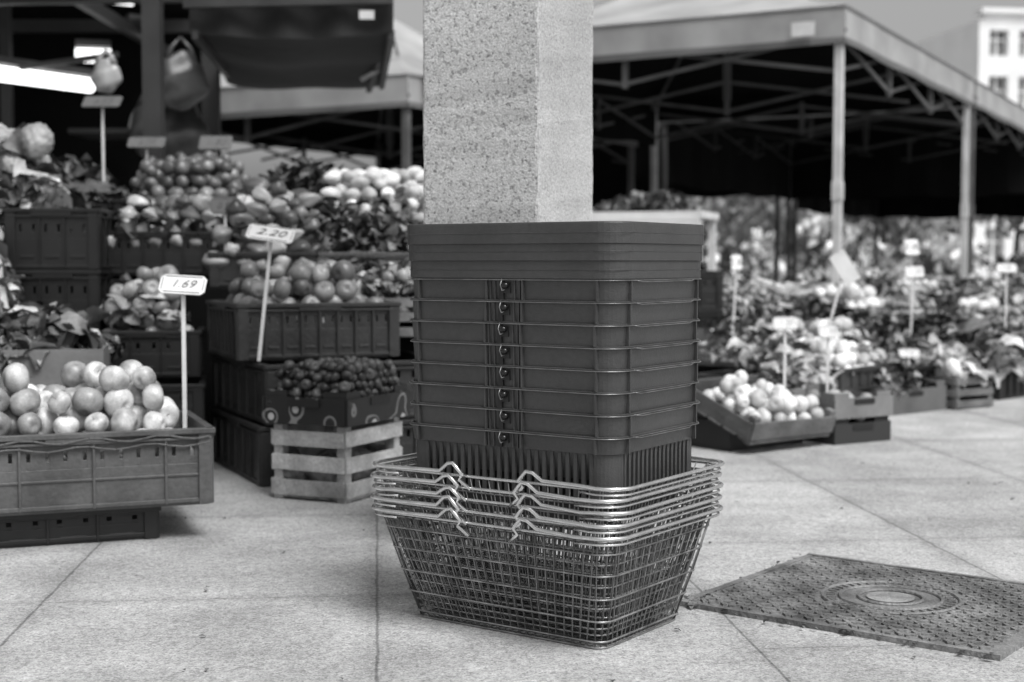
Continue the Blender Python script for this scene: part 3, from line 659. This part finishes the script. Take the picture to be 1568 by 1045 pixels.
# ---------------------------------------------------------------- TENTS
def tent(origin,h=2.03,L=4.2,W=3.1,val=.24,rise=.85,name='market_tent',detail=2,walls=(),wz=1.35):
    e=empty(name,(origin[0],origin[1],0),math.degrees(math.atan2(.878,.478)))
    b=MB(); zt=h+val; apex=(L/2,W/2,zt+rise)
    C=[(0,0),(L,0),(L,W),(0,W)]
    ns=14
    for k in range(4):
        a=C[k];c=C[(k+1)%4]
        for i in range(ns):
            p=[a[0]+(c[0]-a[0])*t for t in(i/ns,(i+1)/ns)]; q=[a[1]+(c[1]-a[1])*t for t in(i/ns,(i+1)/ns)]
            w0=.014*math.sin(i*1.3+k); w1=.014*math.sin((i+1)*1.3+k)
            nx_,ny_=(c[1]-a[1]),-(c[0]-a[0]); l=math.hypot(nx_,ny_); nx_/=l; ny_/=l
            lo0=(p[0]+nx_*w0,q[0]+ny_*w0,h-.008*math.sin(i*math.pi/ns)); lo1=(p[1]+nx_*w1,q[1]+ny_*w1,h-.008*math.sin((i+1)*math.pi/ns))
            m0=(p[0]+nx_*w0*.6,q[0]+ny_*w0*.6,h+val*.16); m1=(p[1]+nx_*w1*.6,q[1]+ny_*w1*.6,h+val*.16)
            t0=(p[0],q[0],zt); t1=(p[1],q[1],zt)
            b.add([lo0,lo1,m1,m0],[(0,1,2,3)],1); b.add([m0,m1,t1,t0],[(0,1,2,3)],0)
            b.add([(t0[0]+nx_*.006,t0[1]+ny_*.006,zt-.02),(t1[0]+nx_*.006,t1[1]+ny_*.006,zt-.02),(t1[0]+nx_*.006,t1[1]+ny_*.006,zt),(t0[0]+nx_*.006,t0[1]+ny_*.006,zt)],[(0,1,2,3)],1)
            for j in range(4):
                f0,f1=j/4,(j+1)/4
                def rp(pt,f): return (pt[0]+(apex[0]-pt[0])*f,pt[1]+(apex[1]-pt[1])*f,pt[2]+(apex[2]-pt[2])*f-.10*math.sin(f*math.pi)*(1))
                b.add([rp(t0,f0),rp(t1,f0),rp(t1,f1),rp(t0,f1)],[(0,1,2,3)],0)
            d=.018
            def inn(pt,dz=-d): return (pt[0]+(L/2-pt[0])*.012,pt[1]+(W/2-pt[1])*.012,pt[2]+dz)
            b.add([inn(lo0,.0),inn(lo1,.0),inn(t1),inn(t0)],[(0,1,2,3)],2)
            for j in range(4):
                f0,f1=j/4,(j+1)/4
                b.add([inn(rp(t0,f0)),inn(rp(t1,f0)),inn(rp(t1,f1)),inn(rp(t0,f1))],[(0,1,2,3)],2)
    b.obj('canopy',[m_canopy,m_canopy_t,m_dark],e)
    if walls:
        b=MB()
        for s in walls:
            if s=='back': p0,p1=(L-.06,.03),(L-.06,W-.03)
            elif s=='far': p0,p1=(.03,W-.06),(L-.03,W-.06)
            elif s=='front': p0,p1=(.08,.03),(.08,W-.03)
            n=16
            for i in range(n):
                q=[(p0[0]+(p1[0]-p0[0])*t+.015*math.sin(t*40),p0[1]+(p1[1]-p0[1])*t+.015*math.cos(t*35)) for t in(i/n,(i+1)/n)]
                b.add([(q[0][0],q[0][1],wz+.02*math.sin(i)),(q[1][0],q[1][1],wz+.02*math.sin(i+1)),(q[1][0],q[1][1],h+.1),(q[0][0],q[0][1],h+.1)],[(0,1,2,3)])
        b.obj('half_side_walls',[m_black],e)
    f=MB()
    for x,y in C:
        xi=x+(.05 if x==0 else -.05); yi=y+(.05 if y==0 else -.05)
        f.box((xi,yi,(h+.15)/2+.004),(.05,.05,h+.15)); f.box((xi,yi,.008),(.14,.14,.008)); f.box((xi,yi,1.1),(.062,.062,.12))
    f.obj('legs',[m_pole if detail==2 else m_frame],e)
    if detail:
        g=MB(); zl,zh=h-.16,h+.08
        def scis(p0,p1,n,rise_=0):
            p0=Vector(p0);p1=Vector(p1)
            for i in range(n):
                a=p0.lerp(p1,i/n); c=p0.lerp(p1,(i+1)/n); r0=rise_*i/n; r1=rise_*(i+1)/n
                g.bar((a.x,a.y,zh+r0),(c.x,c.y,zl+r1),.014,.024); g.bar((a.x+.02,a.y+.02,zl+r0),(c.x+.02,c.y+.02,zh+r1),.014,.024)
                if i<n-1: g.box((c.x,c.y,(zl+zh)/2+r1),(.035,.035,.30))
        I=.07
        scis((I,I,0),(L-I,I,0),3); scis((I,W-I,0),(L-I,W-I,0),3); scis((I,I,0),(I,W-I,0),2); scis((L-I,I,0),(L-I,W-I,0),2)
        scis((L/2,I,0),(L/2,W-I,0),2,0)
        g.box((L/2,W/2,zh+.3),(.05,.05,.9))
        for x,y in C: g.bar((x,y,zh),(L/2,W/2,apex[2]-.05),.02,.02)
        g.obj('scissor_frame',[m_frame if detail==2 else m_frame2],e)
    return e
ux=Vector((.478,.878)); uy=Vector((-.878,.478)); C0=Vector((2.11,9.1))
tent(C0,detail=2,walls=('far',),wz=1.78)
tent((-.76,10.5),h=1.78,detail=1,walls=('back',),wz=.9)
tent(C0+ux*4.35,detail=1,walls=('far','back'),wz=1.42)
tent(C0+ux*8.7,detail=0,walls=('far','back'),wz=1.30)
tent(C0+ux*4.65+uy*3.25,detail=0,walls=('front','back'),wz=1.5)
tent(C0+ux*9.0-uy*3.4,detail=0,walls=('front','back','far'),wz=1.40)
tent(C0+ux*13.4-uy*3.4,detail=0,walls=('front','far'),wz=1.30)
b=MB(); b.box((0,0,0),(.15,.006,.09)); ob=b.obj('tent_label',[m_white]); ob.location=(1.86,9.19,2.13); ob.rotation_euler=(0,0,math.radians(-28))

# ---------------------------------------------------------------- RIGHT STALL
e=empty('tilted_peach_box',(.86,4.98,.13),38,0); 
tb=empty('box_tilt'); tb.parent=e; tb.rotation_euler=(math.radians(20),0,0)
crate_wood(tb,'box',.42,.36,.10,m_wood2,z=-.04,nsl=1); heap(tb,'peaches','apple',.39,.33,.0,.031,2,m_pale,shrink=.4,stems=m_stem)
b=MB(); b.box((0,.05,-.08),(.38,.2,.1)); b.box((0,.1,-.03),(.36,.1,.12)); b.obj('support_block',[m_blackpl],e)
e=empty('cardboard_boxes',(1.16,5.22,0),32); crate_carton(e,'lower_box',.28,.36,.09,gmat('dark_card',.03,.9),0,notch=True); crate_carton(e,'upper_box',.29,.37,.09,m_card,.092,notch=True); heap(e,'onions','applelo',.26,.34,.08,.03,2,m_pot)
e=empty('greens_carton',(1.60,6.22,0),40); crate_carton(e,'carton',.46,.4,.13,gmat('carton_mid',.1,.9,6,.3),notch=True); leafheap(e,'greens',.44,.38,.08,.21,.045,600,m_leafm,mats=[m_leafd,m_leafm,m_leafl])
e=empty('fennel_crate',(1.93,6.42,0),35); crate_wood(e,'crate',.26,.4,.15,m_wood2); heap(e,'fennel','cauli',.24,.36,.12,.05,2,m_pale); leafheap(e,'fennel_leaves',.28,.4,.12,.18,.055,160,m_leafl)
e=empty('leek_box',(2.28,6.9,0),45); crate_plastic(e,'crate_body',.42,.4,.2,m_blackpl); leafheap(e,'leek_leaves',.46,.44,.15,.20,.09,260,m_leafl,mats=[m_leafl,m_leafm]); 
kinds=['leafd','leafm','cauli','leafl','round','stick','leafd','leafl','pale','leafd','flower','leafm']
rdir=Vector((.70,.714)); bdir=Vector((-.714,.70)); idx=0
names={'leafd':'spinach','leafm':'herbs','leafl':'lettuce','cauli':'cauliflower','round':'tomato','stick':'leek','pale':'onion','flower':'flower'}
for row in range(1,7):
    z0=[0,.10,.15,.20,.25,.29,.32][row]
    for t in np.arange(-1.0,8.5,.50):
        p=Vector((.86,5.0))+rdir*(t+.13*row)+bdir*(.46*row-.05)
        if p.x/p.y<.135 or p.x/p.y>.46: continue
        k=kinds[(idx*5+row*3)%len(kinds)]; idx+=1
        e=empty(names[k]+'_crate',(p.x,p.y,0),45+rnd(6)); 
        mt=random.choice([m_blackpl,m_wood2,m_card,m_greypl,m_blackpl])
        zj=z0+rnd(.03)
        b=MB(); b.box((0,0,zj/2),(.42,.36,zj-.006)); b.obj('base_box',[random.choice([m_blackpl,m_blackpl,m_black])],e)
        (crate_carton if mt is m_card else (crate_wood if mt is m_wood2 else crate_plastic))(e,'crate_body',.46,.4,.10,mt,zj)
        zz=zj+.05; hh=random.uniform(.12,.24)
        if k=='leafd': leafheap(e,'leaves',.50,.44,zz,hh,.040,330,m_leafd,mats=[m_leafd,m_leafd,m_leafm])
        elif k=='leafm': leafheap(e,'leaves',.50,.44,zz,hh,.045,330,m_leafm,mats=[m_leafm,m_leafd,m_leafl])
        elif k=='leafl': leafheap(e,'leaves',.50,.44,zz,hh,.065,240,m_leafl,mats=[m_leafl,m_leafl,m_leafm])
        elif k=='cauli': heap(e,'cauliflowers','cauli',.44,.38,zz,.055,2,m_pale); leafheap(e,'outer_leaves',.50,.44,zz,.13,.05,160,m_leafm,mats=[m_leafm,m_leafl])
        elif k=='round': heap(e,'tomatoes','applelo',.44,.38,zz,.030,4,m_tom,shrink=.4); leafheap(e,'vine_leaves',.48,.40,zz+.06,.10,.04,70,m_leafd)
        elif k=='pale': heap(e,'onions','applelo',.44,.38,zz,.033,3,m_pale,shrink=.5); leafheap(e,'onion_tops',.48,.40,zz+.04,.12,.05,80,m_leafm,mats=[m_leafm,m_leafl])
        elif k=='stick': stickheap(e,'leeks',.44,.38,zz,.12,.5,60,[m_leafl,m_pale,m_pale],ang=1.4); leafheap(e,'leek_tops',.50,.36,zz+.05,.14,.06,120,m_leafm,mats=[m_leafm,m_leafl])
        else:
            leafheap(e,'foliage',.50,.44,zz,hh,.045,260,m_leafm,mats=[m_leafm,m_leafd]); leafheap(e,'blossoms',.46,.40,zz+.10,.12,.028,200,m_pale)
for (x,y,z,h,w,ph,ln) in ((.99,5.15,.25,.16,.09,.05,(.0,0)),(1.19,5.35,.15,.22,.07,.05,(0,0)),(1.72,6.15,.12,.12,.09,.04,(0,0)),(1.02,6.6,.3,.32,.05,.08,(.02,0)),(1.93,6.9,.3,.28,.09,.06,(.02,0)),(2.5,7.2,.3,.3,.10,.05,(0,0)),(2.3,8.2,.35,.35,.08,.10,(0,0))):
    price_sign((x,y,z),h,w=w,ph=ph,lean=ln,txt=random.choice(['1.20','2.50','0.80']),tilt=-25)
e=empty('leaning_sign',(1.37,6.3,.32)); b=MB(); b.bar((0,0,-.1),(.09,0,.26),.014,.01); b.box((.10,-.01,.30),(.075,.006,.15),Matrix.Rotation(-.55,3,'Y')); b.obj('board',[m_white],e)
e=empty('white_display_table',(.80,8.6,0),-20); b=MB()
b.box((0,0,.92),(.8,.5,.04)); b.box((0,-.25,.85),(.78,.02,.11))
for sx in(-1,1):
    for sy in(-1,1): b.box((sx*.37,sy*.2,.45),(.04,.04,.9))
b.obj('table',[gmat('table_white',.7,.6,4,.2)],e)
leafheap(e,'plants_on_table',.6,.4,.94,.14,.05,260,m_leafd,mats=[m_leafd,m_leafm])
e=empty('stacked_dark_boxes',(.75,7.4,0),10); 
for k in range(3): crate_plastic(e,'crate_%d'%k,.6,.4,.2,m_blackpl,z=.2*k,slots=5)
leafheap(e,'herbs',.6,.4,.58,.14,.05,400,m_leafd,mats=[m_leafd,m_leafm])

# ---------------------------------------------------------------- TREES / HEDGE / BUILDING
m_tl=gmat('tree_leaf',.10,.6,3,.3,island=.6); m_tl2=gmat('tree_leaf_light',.36,.6,3,.3,island=.5)
def tree(x,y,H,R,n=1300,name='tree',ls=.16,low=.60):
    e=empty(name,(x,y,0)); b=MB()
    P=[(0,0,0),(rnd(.1),rnd(.1),H*.25),(rnd(.2),rnd(.2),H*.5),(rnd(.3),rnd(.3),H*.8)]
    b.tube(P,[.16*H/6,.12*H/6,.08*H/6,.03*H/6],8)
    for _ in range(11):
        z=H*random.uniform(.28,.65); a=rnd(3.14); L=R*random.uniform(.6,1)
        b.tube([(0,0,z),(math.cos(a)*L*.5,math.sin(a)*L*.5,z+L*.35),(math.cos(a)*L,math.sin(a)*L,z+L*.75)],[.05*H/6,.03*H/6,.012],5)
    b.obj('trunk_and_limbs',[gmat('bark',.05,.9,9,.4)],e,True)
    cl=[]
    for _ in range(26):
        v=Vector((random.gauss(0,1),random.gauss(0,1),random.gauss(0,1))).normalized()*random.uniform(.4,1)
        cl.append((v.x*R,v.y*R,H*low+v.z*H*.36,R*random.uniform(.2,.4)))
    it=[]
    for _ in range(n):
        c=random.choice(cl); v=Vector((random.gauss(0,.5),random.gauss(0,.5),random.gauss(0,.5)))*c[3]
        it.append(('leaf0',rotm(rnd(3),rnd(3),rnd(3))*ls*random.uniform(.6,1.3),np.array([c[0]+v.x,c[1]+v.y,c[2]+v.z]),random.randrange(2)))
    instmesh('foliage',it,[m_tl,m_tl2],e)
for x,y,H,R in((6,40,5,2.2),(10,38,4.2,2.0),(14.5,41,4.6,2.2),(18.5,40,4.0,2.0),(2.5,42,5,2.2),(22,44,4.4,2.2),(12,46,5,2.4),(27,46,5,2.5)): tree(x,y,H,R)
it=[]
for _ in range(11000):
    x=random.uniform(-4,30); y=31+rnd(1.2); top=1.1+.5*math.sin(x*1.1)+.4*math.sin(x*2.7+1)+.3*math.sin(x*6)
    z=random.random()**.8*max(.4,top); cl=math.sin(x*3.1+z*4)+math.sin(x*7.3-z*6)
    it.append(('leaf0',rotm(rnd(3),rnd(3),rnd(3))*random.uniform(.06,.2),np.array([x,y,z+.05]),(2 if cl>.7 else 1 if cl>-.3 else 0) if random.random()<.8 else random.choice([0,1,2])))
instmesh('hedge',it,[gmat('hedge_dark',.04,.6,1,.3,island=.5),gmat('hedge_mid',.26,.6,1,.3,island=.5),gmat('hedge_light',.8,.6,1,.3,island=.25)])
def building(name,x,y,w,dp,floors,fh,bays,rz,wall):
    e=empty(name,(x,y,0),rz); b=MB(); H=floors*fh; bw=w/bays
    b.box((0,dp/2+.4,H/2),(w-.1,dp,H-.1),None,1)
    for f in range(floors+1):
        z=f*fh; b.box((0,0,z+.25 if f<floors else z-.1),(w,.6,1.1 if f<floors else .9))
    for i in range(bays+1): b.box((-w/2+i*bw,-.003,H/2),(bw*.36,.59,H))
    for f in range(floors):
        for i in range(bays):
            cx=-w/2+(i+.5)*bw; z=f*fh+fh*.58
            b.box((cx,.06,z),(.09,.08,fh*.7)); b.box((cx,.063,z+.1),(bw*.64,.08,.08))
    b.box((0,-.1,H+.45),(w+.6,1.0,.25))
    b.obj('facade',[wall,gmat('window_glass',.3,.15,.5,.4)],e)
    b=MB(); b.box((w/2-.1,dp/2,H/2),(.5,dp,H)); b.box((-w/2+.1,dp/2,H/2),(.5,dp,H)); b.obj('side_walls',[wall],e)
m_wallw=gmat('white_render',.8,.8,.6,.06)
building('apartment_building',37.5,80,24,9,5,2.75,14,8,m_wallw)

# ---------------------------------------------------------------- light, world, camera
w=bpy.data.worlds.new('World'); sc.world=w; w.use_nodes=True; N=w.node_tree.nodes; L=w.node_tree.links
sky=N.new('ShaderNodeTexSky'); sky.sky_type='NISHITA'; sky.sun_disc=False; sky.sun_elevation=math.radians(52); sky.sun_rotation=math.radians(142); sky.dust_density=5; sky.air_density=1.2
bw=N.new('ShaderNodeRGBToBW'); L.new(sky.outputs[0],bw.inputs[0]); L.new(bw.outputs[0],N['Background'].inputs['Color']); N['Background'].inputs['Strength'].default_value=.15
s=bpy.data.lights.new('overcast_sun','SUN'); s.energy=2.6; s.angle=math.radians(25); s.color=(1,1,1)
so=bpy.data.objects.new('overcast_sun',s); sc.collection.objects.link(so)
so.rotation_euler=Vector((-.32,.42,-.85)).to_track_quat('-Z','Y').to_euler()
cam=bpy.data.cameras.new('camera'); co=bpy.data.objects.new('camera',cam); sc.collection.objects.link(co); sc.camera=co
cam.lens=50; cam.sensor_width=36; cam.clip_end=1000; cam.clip_start=.05
co.location=(0,0,.65); co.rotation_euler=(math.radians(90-3.22),0,0)
cam.dof.use_dof=True; cam.dof.focus_distance=2.45; cam.dof.aperture_fstop=4.0
sc.view_settings.view_transform='Standard'; sc.view_settings.look='None'; sc.view_settings.exposure=0
